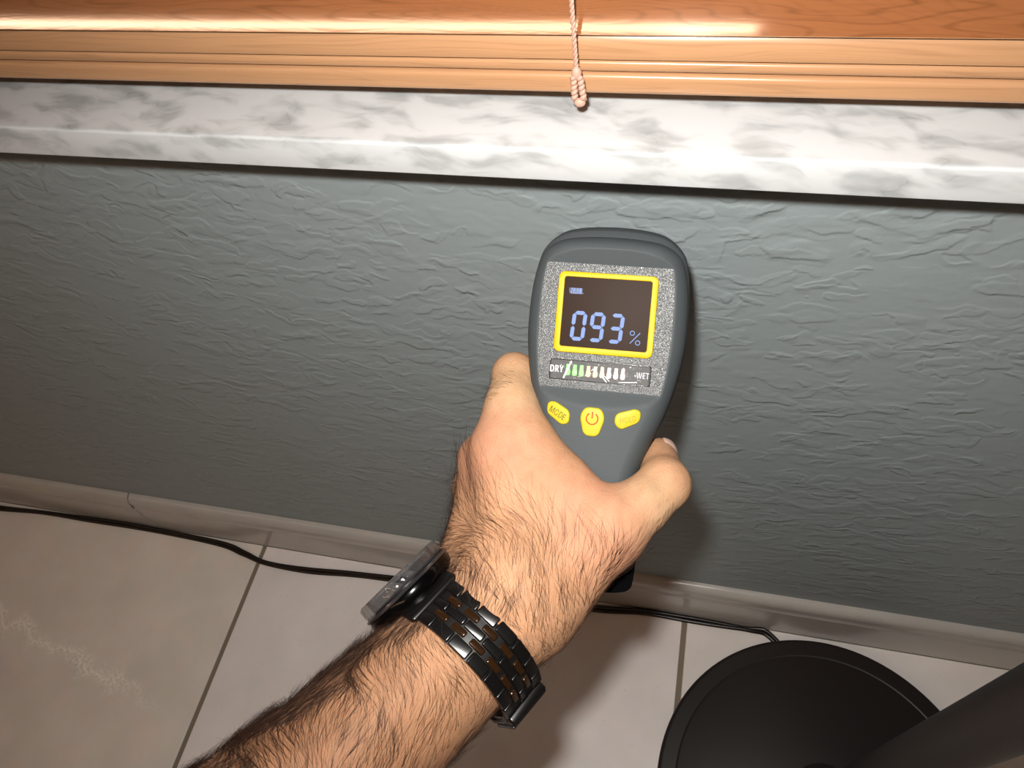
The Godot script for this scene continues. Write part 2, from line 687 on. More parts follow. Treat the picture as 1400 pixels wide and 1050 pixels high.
func slat_profile(z0: float, y0: float, el0: float, el1: float, wide: float, thick: float) -> PackedVector2Array:
	# a curved slat seen end on: its face leaves the lower front edge with a normal el0 degrees above level, el1 at the back
	var face := PackedVector2Array()
	var back := PackedVector2Array()
	var p := Vector2(z0, y0)
	var n := 14
	for i in n + 1:
		var el := deg_to_rad(lerpf(el0, el1, float(i) / n))
		var nor := Vector2(cos(el), sin(el))
		face.append(p)
		back.append(p - nor * thick)
		p += Vector2(-sin(el), cos(el)) * wide / n
	var out := PackedVector2Array()
	out.append_array(face)
	# rounded back edge
	back.reverse()
	out.append_array(back)
	return out

func round_profile(z0: float, z1: float, y0: float, y1: float, r: float) -> PackedVector2Array:
	return round_poly(PackedVector2Array([Vector2(z0, y0), Vector2(z1, y0), Vector2(z1, y1), Vector2(z0, y1)]), r, 6)

func blind() -> void:
	var bl := thing("venetian_blind", "closed honey brown wood grain slatted blind hanging above the marble sill", "blind")
	var face := wood(Color(0.55, 0.345, 0.21), 0.08, 0.30, 71, 0.26, 1.0)
	var edge := wood(Color(0.70, 0.53, 0.385), 0.28, 0.09, 81, 0.12, 0.0)
	var ex := Vector3(0, 0, 1)
	var ey := Vector3(0, 1, 0)
	var xa := -0.90
	var xb := 0.60
	var ends := func(p: PackedVector2Array): return extrude(p, Vector3(xa, 0, 0), Vector3(xb, 0, 0), ex, ey, 0.5).mesh()
	part("bottom_rail", ends.call(round_profile(-0.040, -0.0030, 0.6475, 0.6572, 0.0030)), edge, bl)
	var c := {}
	# the lowest slats lie bunched on the rail
	piece("slat", ends.call(round_profile(-0.040, -0.0036, 0.6578, 0.6630, 0.0024)), edge, bl, c)
	var lip := PackedVector2Array([Vector2(-0.0048, 0.6637), Vector2(-0.0031, 0.6643), Vector2(-0.0028, 0.6665), Vector2(-0.0036, 0.6710), Vector2(-0.0060, 0.6752), Vector2(-0.0110, 0.6775), Vector2(-0.0400, 0.6785), Vector2(-0.0400, 0.6755), Vector2(-0.0120, 0.6745), Vector2(-0.0078, 0.6720), Vector2(-0.0064, 0.6670)])
	piece("slat", ends.call(lip), edge, bl, c)
	# the closed slats above
	for k in 40:
		var y0 := 0.6768 + k * 0.0335
		if y0 > 1.98:
			break
		piece("slat", ends.call(slat_profile(-0.0006, y0, 37.62, 43.2, 0.046, 0.0024)), face, bl, c)
	part("head_rail", ends.call(round_profile(-0.045, -0.002, 2.0, 2.045, 0.003)), edge, bl)

	# two-ply twisted cord with a knot, hanging in front
	var cm := mat(Color(0.76, 0.60, 0.53), 0.6)
	var top := Vector3(-0.0630, 2.005, 0.006)
	var low := Vector3(-0.0560, 0.6635, 0.0035)
	var cord := MB.new()
	for ply in 2:
		var path := PackedVector3Array()
		var n := 1100
		for i in n + 1:
			var f := float(i) / n
			var p := top.lerp(low, f) + Vector3(-0.004 * exp(-pow((f - 0.90) / 0.06, 2.0)) * 0.5, 0, 0)
			var an := f * 295.0 * TAU + ply * PI
			path.append(p + Vector3(cos(an), 0, sin(an)) * 0.00056)
		cord.join(tube(path, [0.00064], 8))
	var pc := part("pull_cord", cord.mesh(false), cm, bl)
	pc.set_meta("label", "pale twisted pull cord")
	var kn := MB.new()
	kn.join(sphere(Vector3(0.0021, 0.0030, 0.0019), low + Vector3(0, -0.001, 0.0004)))
	for s in [-1, 1]:
		var path := PackedVector3Array()
		for i in 31:
			var f := i / 30.0
			var an := f * 5.0 * TAU
			var p := low + Vector3(s * 0.0013 + (0.0012 if s > 0 else 0.0) * f, -0.002 - f * 0.0115, 0.0008)
			path.append(p + Vector3(cos(an), 0, sin(an)) * 0.0005)
		kn.join(tube(path, [0.00115], 8))
	kn.join(sphere(Vector3(0.0024, 0.0020, 0.0018), low + Vector3(0.0008, -0.0145, 0.0008)))
	part("knot", kn.mesh(false), cm, pc)

# ---------------------------------------------------------------- things on the floor
func power_cord() -> void:
	var pts := PackedVector3Array([Vector3(-2.06847, 0.00000, 0.09842), Vector3(-1.62440, 0.00000, 0.05685), Vector3(-1.28735, 0.00000, 0.03093), Vector3(-1.05066, 0.00000, 0.01571), Vector3(-0.93432, 0.00000, 0.00671), Vector3(-0.86315, 0.00000, 0.00654), Vector3(-0.79645, 0.00000, 0.00254), Vector3(-0.72963, 0.00000, 0.00149), Vector3(-0.64380, 0.00000, 0.00060), Vector3(-0.53707, 0.00000, 0.00396), Vector3(-0.49852, 0.00000, 0.01123), Vector3(-0.46588, 0.00000, 0.01819), Vector3(-0.41250, 0.00000, 0.01863), Vector3(-0.35752, 0.00000, 0.01404), Vector3(-0.30311, 0.00000, 0.01124), Vector3(-0.21477, 0.00000, 0.00783), Vector3(-0.12892, 0.00000, 0.00867), Vector3(-0.06335, 0.00000, 0.00576), Vector3(-0.01572, 0.00000, 0.00081), Vector3(0.03114, 0.00000, 0.00060), Vector3(0.07706, 0.00000, 0.00060), Vector3(0.09610, 0.00000, 0.00060), Vector3(0.11136, 0.00000, 0.00060), Vector3(0.12429, 0.00000, 0.00964)])
	var path := spline(pts, 10)
	var m := MB.new()
	for s in [-1, 1]:
		var q := PackedVector3Array()
		for i in path.size():
			var tg := (path[mini(i + 1, path.size() - 1)] - path[maxi(i - 1, 0)]).normalized()
			var sd := tg.cross(Vector3.UP).normalized()
			# the flat twin flex rolls over as it runs
			var roll := sin(i * 0.13) * 0.9
			q.append(path[i] + (sd * cos(roll) * 0.0019 + Vector3.UP * (0.0030 + sin(roll) * 0.0014 * s * 1.0)) * 1.0 if s > 0 else path[i] - sd * cos(roll) * 0.0019 + Vector3.UP * (0.0030 - sin(roll) * 0.0014))
		m.join(tube(q, [0.00215], 10))
	var o := part("power_cord", m.mesh(false), mat(Color(0.085, 0.055, 0.045), 0.33), self)
	o.set_meta("label", "thin dark brown twin power cord lying on the tiles along the skirting")
	o.set_meta("category", "cord")

func floor_lamp() -> void:
	var o := thing("floor_lamp", "dark brown floor lamp with round weighted base at bottom right", "floor lamp")
	o.position = Vector3(0.165, 0, 0.155)
	var br := mat(Color(0.135, 0.110, 0.105), 0.45, 0.0, 0.4)
	var prof := PackedVector2Array([Vector2(0, 0.001), Vector2(0.147, 0.001), Vector2(0.150, 0.004), Vector2(0.150, 0.013)])
	for k in 6:
		var an := PI / 2 * k / 5
		prof.append(Vector2(0.146 + 0.004 * cos(an), 0.013 + 0.004 * sin(an)))
	prof.append_array(PackedVector2Array([Vector2(0.1335, 0.0185), Vector2(0.1322, 0.0180), Vector2(0.1310, 0.0184), Vector2(0.11, 0.0225), Vector2(0.08, 0.0275), Vector2(0.05, 0.0310), Vector2(0.034, 0.0325), Vector2(0.0, 0.033)]))
	part("base", lathe(prof, 120, 0.9).mesh(), br, o)
	var lean := Vector3(0.0, 1.0, 0.0285)
	part("hub", lathe(PackedVector2Array([Vector2(0, 0.030), Vector2(0.030, 0.031), Vector2(0.031, 0.034), Vector2(0.027, 0.037), Vector2(0.0235, 0.038), Vector2(0.0225, 0.056), Vector2(0.019, 0.06), Vector2(0, 0.06)]), 48).mesh(), br, o)
	part("pole", tube(PackedVector3Array([lean * 0.035, lean * 0.5, lean * 1.0, lean * 1.42]), [0.0158], 40).mesh(), br, o)
	var sh := part("lamp_shade", lathe(PackedVector2Array([Vector2(0.0, 0.0), Vector2(0.03, 0.0), Vector2(0.09, 0.03), Vector2(0.15, 0.09), Vector2(0.17, 0.14), Vector2(0.167, 0.14), Vector2(0.146, 0.092), Vector2(0.087, 0.034), Vector2(0.0, 0.006)]), 64).mesh(), br, o)
	sh.position = lean * 1.41

# ---------------------------------------------------------------- moisture meter
func shell(right: PackedVector2Array, z_rim: float, height: Callable, rings: int) -> MB:
	# an outline (right half, bottom to top, mirrored) filled by rings that shrink onto the spine; height(x, y, depth from the rim) gives z
	var loop := PackedVector2Array()
	for p in right:
		loop.append(p)
	for i in range(right.size() - 2, 0, -1):
		loop.append(Vector2(-right[i].x, right[i].y))
	var lo := right[0].y + 0.017
	var hi := right[right.size() - 1].y - 0.024
	var m := MB.new()
	var n := loop.size()
	for k in rings + 1:
		var f := pow(float(k) / rings, 1.5)
		for p in loop:
			var s := Vector2(0.0, clampf(p.y, lo, hi))
			var q := p.lerp(s, f)
			m.add(Vector3(q.x, q.y, height.call(q.x, q.y, p.distance_to(q)) if k else z_rim))
	for k in rings:
		for i in n:
			var j := (i + 1) % n
			m.quad(k * n + i, k * n + j, (k + 1) * n + j, (k + 1) * n + i)
	return m

func seven(digit_on: String, w: float, h: float, th: float, lean: float) -> Array:
	# the lit segments of a seven-segment figure, each an outline
	var g := th * 0.10
	var out := []
	var hx := func(cx: float, cy: float, l: float, vertical: bool):
		var a := l / 2 - g
		var b := th / 2
		var pts := PackedVector2Array([Vector2(-a, 0), Vector2(-a + b, -b), Vector2(a - b, -b), Vector2(a, 0), Vector2(a - b, b), Vector2(-a + b, b)])
		var q := PackedVector2Array()
		for p in pts:
			var r := Vector2(p.y, p.x) if vertical else p
			r += Vector2(cx, cy)
			q.append(Vector2(r.x + r.y * lean, r.y))
		return q
	var x := w / 2 - th / 2
	var y := h / 2 - th / 2
	var spots := {"a": [0.0, y, 2 * x, false], "g": [0.0, 0.0, 2 * x, false], "d": [0.0, -y, 2 * x, false], "f": [-x, y / 2, y, true], "b": [x, y / 2, y, true], "e": [-x, -y / 2, y, true], "c": [x, -y / 2, y, true]}
	for s in digit_on:
		var q = spots[s]
		out.append(hx.call(q[0], q[1], q[2], q[3]))
	return out

func lettering(called: String, text: String, size: float, m: Material, parent: Node, at: Vector3, turn := 0.0, squeeze := 1.0, bold := true) -> void:
	var tm := TextMesh.new()
	var f := SystemFont.new()
	f.font_names = PackedStringArray(["Droid Sans"])
	f.font_weight = 700 if bold else 400
	tm.font = f
	tm.text = text
	tm.font_size = 32
	tm.pixel_size = size / 32.0 * 1.38
	tm.depth = 0.00012
	var o := part(called, tm, m, parent)
	o.transform = Transform3D(Basis(Vector3(0, 0, 1), turn).scaled_local(Vector3(squeeze, 1, 1)), at)

func moisture_meter() -> void:
	var o := thing("moisture_meter", "grey handheld moisture meter with yellow framed screen reading 093 percent, held against the wall", "moisture meter")
	var n := Vector3(0.02796, 0.78926, 0.59572).normalized()
	var up0 := Vector3(-0.01605, 0.55503, -0.83076)
	var vv := (up0 - n * up0.dot(n)).normalized()
	o.transform = Transform3D(Basis(vv.cross(n), vv, n).scaled_local(Vector3(1.045, 1.045, 1.045)), Vector3(-0.03762, 0.57839, 0.06044))
	var grey := mat(Color(0.285, 0.306, 0.316), 0.58, 0.0, 0.28)
	var gn := noise(91, 0.25, 2)
	grey.heightmap_enabled = true
	grey.heightmap_texture = relief(256, 256, func(x, y): return gn.get_noise_2d(x, y))
	grey.heightmap_scale = 0.004
	grey.uv1_triplanar = true
	grey.uv1_scale = Vector3.ONE * 16.0
	var silver := mat(Color(0.285, 0.292, 0.295), 0.33, 0.25, 0.5)
	var sn := noise(92, 0.33, 2)
	silver.heightmap_enabled = true
	silver.heightmap_texture = relief(512, 512, func(x, y): return sn.get_noise_2d(x, y))
	silver.heightmap_scale = 0.012
	silver.uv1_triplanar = true
	silver.uv1_scale = Vector3.ONE * 14.0
	var rubber := mat(Color(0.022, 0.022, 0.024), 0.8, 0.0, 0.1)
	var yellow := mat(Color(0.80, 0.655, 0.01), 0.45, 0.0, 0.3)
	var lemon := mat(Color(0.73, 0.67, 0.15), 0.45, 0.0, 0.35)
	var dark := mat(Color(0.028, 0.022, 0.020), 0.16)

	var zp := -0.0100
	var front := spline2(PackedVector2Array([Vector2(0, -0.1200), Vector2(0.013, -0.1198), Vector2(0.0198, -0.1165), Vector2(0.0205, -0.106), Vector2(0.019, -0.092), Vector2(0.019, -0.078), Vector2(0.0205, -0.067), Vector2(0.0242, -0.055), Vector2(0.02877, -0.043), Vector2(0.03229, -0.030), Vector2(0.03457, -0.016), Vector2(0.03519, -0.004), Vector2(0.03457, 0.010), Vector2(0.03291, 0.020), Vector2(0.02981, 0.0275), Vector2(0.02277, 0.0322), Vector2(0.01242, 0.0340), Vector2(0, 0.0345)]), 9)
	var backl := spline2(PackedVector2Array([Vector2(0, -0.1200), Vector2(0.013, -0.1198), Vector2(0.0203, -0.1165), Vector2(0.021, -0.106), Vector2(0.0194, -0.092), Vector2(0.0194, -0.078), Vector2(0.0209, -0.067), Vector2(0.0246, -0.055), Vector2(0.02929, -0.043), Vector2(0.03291, -0.030), Vector2(0.03519, -0.016), Vector2(0.03591, -0.004), Vector2(0.0354, 0.010), Vector2(0.03415, 0.021), Vector2(0.03126, 0.0302), Vector2(0.02329, 0.0372), Vector2(0.01242, 0.0398), Vector2(0, 0.0405)]), 9)
	var dome := func(x: float, y: float, d: float) -> float:
		var q := clampf(1.0 - d / 0.0085, 0.0, 1.0)
		return zp + sqrt(1.0 - q * q) * (0.0138 - 0.0036 * pow(x / 0.030, 2.0))
	var cut := func(y: float) -> float: return maxf(0.0, maxf((y - 0.0213) * 0.58, (-0.0332 - y) * 0.58)) - 0.0004
	var fs := shell(front, zp, func(x, y, d): return minf(dome.call(x, y, d), cut.call(y)), 70)
	# close the front shell with its rim
	var bs := shell(backl, -0.0185, func(x, y, d):
		var q := clampf(1.0 - d / 0.013, 0.0, 1.0)
		return -0.0185 - sqrt(1.0 - q * q) * lerpf(0.0115, 0.0145, smoothstep(-0.06, 0.0, y)), 26)
	bs.flip()
	# the strip between both outlines
	var lf := PackedVector2Array(front)
	var lb := PackedVector2Array(backl)
	for i in range(front.size() - 2, 0, -1):
		lf.append(Vector2(-front[i].x, front[i].y))
		lb.append(Vector2(-backl[i].x, backl[i].y))
	var band := MB.new()
	var nn := lf.size()
	for k in 5:
		var f := k / 4.0
		for i in nn:
			var p := (lf[i] + (lb[i] - lf[i]) * sqrt(f)) if k else lf[i] - lf[i].normalized() * 0.0006
			band.add(Vector3(p.x, p.y, lerpf(zp - 0.0005, -0.0185, f)))
	for k in 4:
		for i in nn:
			var j := (i + 1) % nn
			band.quad(k * nn + i, (k + 1) * nn + i, (k + 1) * nn + j, k * nn + j)
	bs.v.append_array(PackedVector3Array())
	var joined := MB.new()
	for src in [band, bs]:
		var at := joined.v.size()
		for p in src.v:
			joined.add(p)
		for i in src.t:
			joined.t.append(at + i)
	part("front_shell", fs.mesh(false), grey, o)
	part("back_shell", joined.mesh(false), grey, o)
	# groove lining behind the seam
	var gl := MB.new()
	for k in 2:
		for p in lf:
			var q := p - p.normalized() * 0.0009
			gl.add(Vector3(q.x, q.y, zp + (0.0012 if k == 0 else -0.0022)))
	for i in nn:
		var j := (i + 1) % nn
		gl.quad(i, nn + i, nn + j, j)
	part("seam", gl.mesh(false), rubber, o)
	var sb := part("sensor_ball", sphere(Vector3.ONE * 0.0165, Vector3(0, 0.0235, -0.0672)).mesh(), rubber, o)
	part("neck", tube(PackedVector3Array([Vector3(0, 0.022, -0.026), Vector3(0, 0.0233, -0.060)]), [0.0105], 24).mesh(), rubber, sb)

	# black end of the handle
	var endcap := PackedVector2Array()
	for p in backl:
		if p.y < -0.0985:
			endcap.append(Vector2(p.x + 0.0010 * signf(p.x), p.y - (0.001 if p.y < -0.115 else 0.0)))
	var full := PackedVector2Array(endcap)
	for i in range(endcap.size() - 1, 0, -1):
		full.append(Vector2(-endcap[i].x, endcap[i].y))
	var ec := extrude(full, Vector3(0, 0, -0.0315), Vector3(0, 0, 0.002), Vector3.RIGHT, Vector3.UP)
	part("end_cap", ec.mesh(), rubber, o)

	# silver face plate: as wide as the domed shell allows at its level
	var plate := PackedVector2Array()
	var wide := func(y: float) -> float:
		var w := 0.0
		for i in front.size() - 1:
			if front[i].y <= y and front[i + 1].y >= y:
				w = lerpf(front[i].x, front[i + 1].x, (y - front[i].y) / maxf(front[i + 1].y - front[i].y, 1e-6))
		for k in 200:
			var x := w - k * 0.00005
			if dome.call(x, y, w - x) >= 0.0001:
				return x
		return w
	for i in 41:
		var y := lerpf(-0.0332, 0.0213, i / 40.0)
		plate.append(Vector2(wide.call(y), y))
	for i in range(40, -1, -1):
		plate.append(Vector2(-plate[i].x, plate[i].y))
	part("face_plate", extrude(plate, Vector3(0, 0, -0.0008), Vector3(0, 0, 0.00015), Vector3.RIGHT, Vector3.UP).mesh(), silver, o)

	# screen: yellow frame, dark window, lit figures
	var sx := 0.02150
	var sy := 0.01760
	var outer := round_poly(PackedVector2Array([Vector2(-sx, -sy), Vector2(sx, -sy), Vector2(sx, sy), Vector2(-sx, sy)]), 0.0030, 8)
	var inner := round_poly(PackedVector2Array([Vector2(-sx + 0.0026, -sy + 0.0026), Vector2(sx - 0.0026, -sy + 0.0026), Vector2(sx - 0.0026, sy - 0.0022), Vector2(-sx + 0.0026, sy - 0.0022)]), 0.0012, 8)
	var fm := MB.new()
	var no := outer.size()
	var levels := [[outer, -0.0002, 1.0], [outer, 0.0009, 1.0], [outer, 0.00125, 0.985], [inner, 0.00125, 1.012], [inner, 0.0010, 1.0], [inner, -0.0002, 1.0]]
	for l in levels:
		for p in l[0]:
			fm.add(Vector3(p.x * l[2], p.y * l[2], l[1]))
	for k in levels.size():
		var k2 := (k + 1) % levels.size()
		for i in no:
			var j := (i + 1) % no
			fm.quad(k * no + i, k * no + j, k2 * no + j, k2 * no + i)
	part("screen_frame", fm.mesh(), yellow, o)
	var dark_screen := mat(Color(0.185, 0.132, 0.105), 0.35, 0.0, 0.10)
	var scr := part("screen", extrude(inner, Vector3(0, 0, -0.0002), Vector3(0, 0, 0.0005), Vector3.RIGHT, Vector3.UP).mesh(), dark_screen, o)
	var lit := mat(Color(0.38, 0.45, 0.60), 0.5, 0.0, 0.2)
	lit.emission_enabled = true
	lit.emission = Color(0.56, 0.68, 0.96)
	lit.emission_energy_multiplier = 0.30
	var figs := [["abcdef", -0.01130], ["abcdfg", -0.00325], ["abcdg", 0.00495]]
	for fg in figs:
		var dm := MB.new()
		for q in seven(fg[0], 0.00640, 0.01300, 0.00165, 0.06):
			dm.join(extrude(q, Vector3(fg[1], -0.00580, 0.00052), Vector3(fg[1], -0.00580, 0.00062), Vector3.RIGHT, Vector3.UP))
		part("screen_digit", dm.mesh(false), lit, scr)
	# percent sign: two rings and a bar
	var pm := MB.new()
	for c in [Vector2(0.0122, -0.0072), Vector2(0.0148, -0.0112)]:
		var ring := PackedVector3Array()
		for i in 25:
			var an := TAU * i / 24
			ring.append(Vector3(c.x + 0.00092 * cos(an), c.y + 0.00092 * sin(an), 0.00056))
		pm.join(tube(ring, [0.00024], 6, false))
	pm.join(tube(PackedVector3Array([Vector3(0.0115, -0.0117, 0.00056), Vector3(0.0155, -0.0069, 0.00056)]), [0.00026], 6))
	part("screen_percent_sign", pm.mesh(false), lit, scr)
	var tag := part("screen_mode_tag", extrude(round_poly(PackedVector2Array([Vector2(-0.0026, -0.00125), Vector2(0.0026, -0.00125), Vector2(0.0026, 0.00125), Vector2(-0.0026, 0.00125)]), 0.0003, 3), Vector3(-0.0135, 0.0093, 0.0005), Vector3(-0.0135, 0.0093, 0.00058), Vector3.RIGHT, Vector3.UP).mesh(), lit, scr)
	lettering("screen_letters", "WALL", 0.00118, mat(Color(0.10, 0.14, 0.30), 0.5), scr, Vector3(-0.0135, 0.0093, 0.00060), 0.0, 0.78)

	# label strip with the dry-to-wet scale
	var lw := 0.0221
	var lh := 0.00445
	var strip := round_poly(PackedVector2Array([Vector2(-lw, -lh), Vector2(lw, -lh), Vector2(lw, lh), Vector2(-lw, lh)]), 0.0010, 5)
	var lx := Vector3(-0.0004, -0.02530, 0)
	var ls := part("scale_label", extrude(strip, lx + Vector3(0, 0, 0.0001), lx + Vector3(0, 0, 0.00035), Vector3.RIGHT, Vector3.UP).mesh(), mat(Color(0.19, 0.19, 0.195), 0.5, 0.0, 0.3), o)
	var rim := MB.new()
	var ns := strip.size()
	for l in [[0.0, 0.0002], [0.0, 0.00045], [0.00025, 0.00045], [0.00025, 0.0002]]:
		for p in strip:
			var q: Vector2 = p - p.sign() * l[0]
			rim.add(lx + Vector3(q.x, q.y, l[1]))
	for k in 4:
		for i in ns:
			var j := (i + 1) % ns
			rim.quad(k * ns + i, k * ns + j, ((k + 1) % 4) * ns + j, ((k + 1) % 4) * ns + i)
	part("label_edge", rim.mesh(), dark, ls)
	var off := mat(Color(0.80, 0.62, 0.60), 0.3)
	var amber := mat(Color(0.80, 0.60, 0.44), 0.3)
	var green := mat(Color(0.35, 0.9, 0.25), 0.3)
	green.emission_enabled = true
	green.emission = Color(0.22, 0.95, 0.12)
	green.emission_energy_multiplier = 0.75
	var drop := PackedVector2Array([Vector2(-0.00072, 0.0024), Vector2(0.00072, 0.0024), Vector2(0.00072, 0.0006), Vector2(0.00108, -0.0006), Vector2(0.00096, -0.0020), Vector2(0.00032, -0.0024), Vector2(-0.00056, -0.0024), Vector2(-0.00104, -0.0018), Vector2(-0.001, -0.0005), Vector2(-0.00072, 0.0006)])
	for i in 9:
		var at := lx + Vector3(-0.0139 + i * 0.00300, 0.0000, 0.00034)
		part("scale_light", extrude(drop, at, at + Vector3(0, 0, 0.0001), Vector3.RIGHT, Vector3.UP).mesh(), green if i < 3 else (amber if i < 6 else off), ls)
	var print_white := mat(Color(0.80, 0.81, 0.83), 0.4)
	lettering("label_letters", "DRY", 0.0030, print_white, ls, lx + Vector3(-0.0190, 0.0001, 0.0004), 0.0, 0.78)
	lettering("label_letters", "WET", 0.0027, mat(Color(0.52, 0.54, 0.58), 0.4), ls, lx + Vector3(0.0186, 0.0001, 0.0004), 0.0, 0.72)
	# crinkled clear film left on the label
	var film := MB.new()
	var fa := noise(95, 900.0, 2)
	var gx := 70
	var gy := 18
	for j in gy + 1:
		for i in gx + 1:
			var px := lerpf(-lw * 0.96, lw * 0.96, float(i) / gx)
			var py := lerpf(-lh * 0.93, lh * 0.93, float(j) / gy)
			var r := absf(fa.get_noise_2d(px * 0.30, py * 0.22 + px * 0.1))
			film.add(lx + Vector3(px, py, 0.00066 + 0.00050 * minf(r * 3.4, 1.15)))
	for j in gy:
		for i in gx:
			var a := j * (gx + 1) + i
			film.quad(a, a + 1, a + gx + 2, a + gx + 1)
	var clear := mat(Color(1, 1, 1, 0.05), 0.05, 0.0, 0.28)
	clear.transparency = BaseMaterial3D.TRANSPARENCY_ALPHA
	part("clear_film", film.mesh(false), clear, ls)
	var glint_white := mat(Color(0.95, 0.95, 0.97), 0.12, 0.0, 0.8)  # folds of the clear film, coloured white to stand for flash glints
	for fo in [[Vector2(-0.0126, 0.0040), Vector2(-0.0156, -0.0038), 0.00052], [Vector2(-0.0022, 0.0016), Vector2(-0.0036, 0.0004), 0.0002], [Vector2(0.0012, -0.0016), Vector2(0.0034, -0.0040), 0.00034], [Vector2(0.0020, -0.0012), Vector2(0.0046, -0.0036), 0.0002], [Vector2(0.0085, -0.0036), Vector2(0.0165, -0.0030), 0.00022]]:
		var pa: Vector2 = fo[0]
		var pb: Vector2 = fo[1]
		var mid_p: Vector2 = pa.lerp(pb, 0.5)
		part("film_fold_glint", tube(PackedVector3Array([lx + Vector3(pa.x, pa.y, 0.0004), lx + Vector3(mid_p.x, mid_p.y, 0.0008), lx + Vector3(pb.x, pb.y, 0.0004)]), [fo[2] * 0.6, fo[2], fo[2] * 0.7], 10).mesh(), glint_white, ls)

	# three rubber keys below the plate, each lying on the dome
	var red := mat(Color(0.85, 0.22, 0.04), 0.5)
	var ink := mat(Color(0.30, 0.25, 0.04), 0.6)
	var faint := mat(Color(0.60, 0.52, 0.10), 0.6)
	var key := func(poly: PackedVector2Array, at: Vector2, tilt: Basis) -> Node3D:
		var b := part("key", pad(round_poly(poly, 0.0026, 6), -0.0030, 0.00105, 0.0008, 0.0002).mesh(), lemon, o)
		var z: float = minf(dome.call(at.x, at.y, wide.call(at.y) + 0.003 - absf(at.x)), cut.call(at.y))
		b.transform = Transform3D(tilt, Vector3(at.x, at.y, z))
		return b
	var k1: Node3D = key.call(PackedVector2Array([Vector2(-0.0052, 0.0046), Vector2(-0.0022, 0.0052), Vector2(0.0053, 0.0014), Vector2(0.0050, -0.0040), Vector2(0.0018, -0.0050), Vector2(-0.0056, -0.0002)]), Vector2(-0.01640, -0.0445), Basis(Vector3.UP, -0.16))
	lettering("key_letters", "MODE", 0.0026, ink, k1, Vector3(-0.0003, 0.0000, 0.00118), -0.48, 0.82, false)
	var k2: Node3D = key.call(PackedVector2Array([Vector2(-0.0036, 0.0060), Vector2(0.0036, 0.0060), Vector2(0.0056, 0.0018), Vector2(0.0032, -0.0066), Vector2(-0.0032, -0.0066), Vector2(-0.0056, 0.0018)]), Vector2(-0.00150, -0.0465), Basis.IDENTITY)
	var pw := MB.new()
	var arc := PackedVector3Array()
	for i in 25:
		var an := lerpf(PI / 2 + 0.55, PI / 2 - 0.55 + TAU, i / 24.0)
		arc.append(Vector3(0.0025 * cos(an), 0.0012 + 0.0025 * sin(an), 0.00120))
	pw.join(tube(arc, [0.00030], 6))
	pw.join(tube(PackedVector3Array([Vector3(0, 0.0042, 0.00120), Vector3(0, 0.0013, 0.00120)]), [0.00030], 6))
	part("power_symbol", pw.mesh(false), red, k2)
	var k3: Node3D = key.call(PackedVector2Array([Vector2(-0.0052, 0.0018), Vector2(0.0030, 0.0046), Vector2(0.0056, 0.0036), Vector2(0.0056, -0.0010), Vector2(-0.0026, -0.0052), Vector2(-0.0056, -0.0026)]), Vector2(0.01340, -0.0440), Basis(Vector3.UP, 0.16))
	lettering("key_letters", "HOLD", 0.0024, faint, k3, Vector3(0.0002, -0.0004, 0.00118), 0.22, 0.82, false)

# ---------------------------------------------------------------- arm and hand
const ARM_A := Vector3(0.48115, -0.10300, -0.87057)
const ARM_L := Vector3(-0.76861, 0.43800, -0.46626)
const ARM_N := Vector3(0.21464, 0.81403, 0.53971)

var field := PackedFloat32Array()
var g0: Vector3
var gb: Basis
var gn: Vector3i
var cell := 0.0021

func blend(a: Vector3, b: Vector3, ra: float, rb: float, k: float) -> void:
	# a tapered capsule joined to the field by a smooth minimum; the points are in the field's own axes
	var reach := maxf(ra, rb) + k * 1.6 + cell
	var lo := Vector3(minf(a.x, b.x), minf(a.y, b.y), minf(a.z, b.z)) - Vector3.ONE * reach
	var hi := Vector3(maxf(a.x, b.x), maxf(a.y, b.y), maxf(a.z, b.z)) + Vector3.ONE * reach
	var i0 := Vector3i(((lo - g0) / cell).floor()).clamp(Vector3i.ZERO, gn - Vector3i.ONE)
	var i1 := Vector3i(((hi - g0) / cell).ceil()).clamp(Vector3i.ZERO, gn - Vector3i.ONE)
	var ab := b - a
	var l2 := maxf(ab.length_squared(), 1e-12)
	for z in range(i0.z, i1.z + 1):
		for y in range(i0.y, i1.y + 1):
			var at := (z * gn.y + y) * gn.x
			for x in range(i0.x, i1.x + 1):
				var p := g0 + Vector3(x, y, z) * cell - a
				var t := clampf(p.dot(ab) / l2, 0.0, 1.0)
				var d := (p - ab * t).length() - lerpf(ra, rb, t)
				var f := field[at + x]
				var h := k - absf(f - d)
				if h > 0.0:
					field[at + x] = minf(f, d) - h * h * 0.25 / k
				elif d < f:
					field[at + x] = d

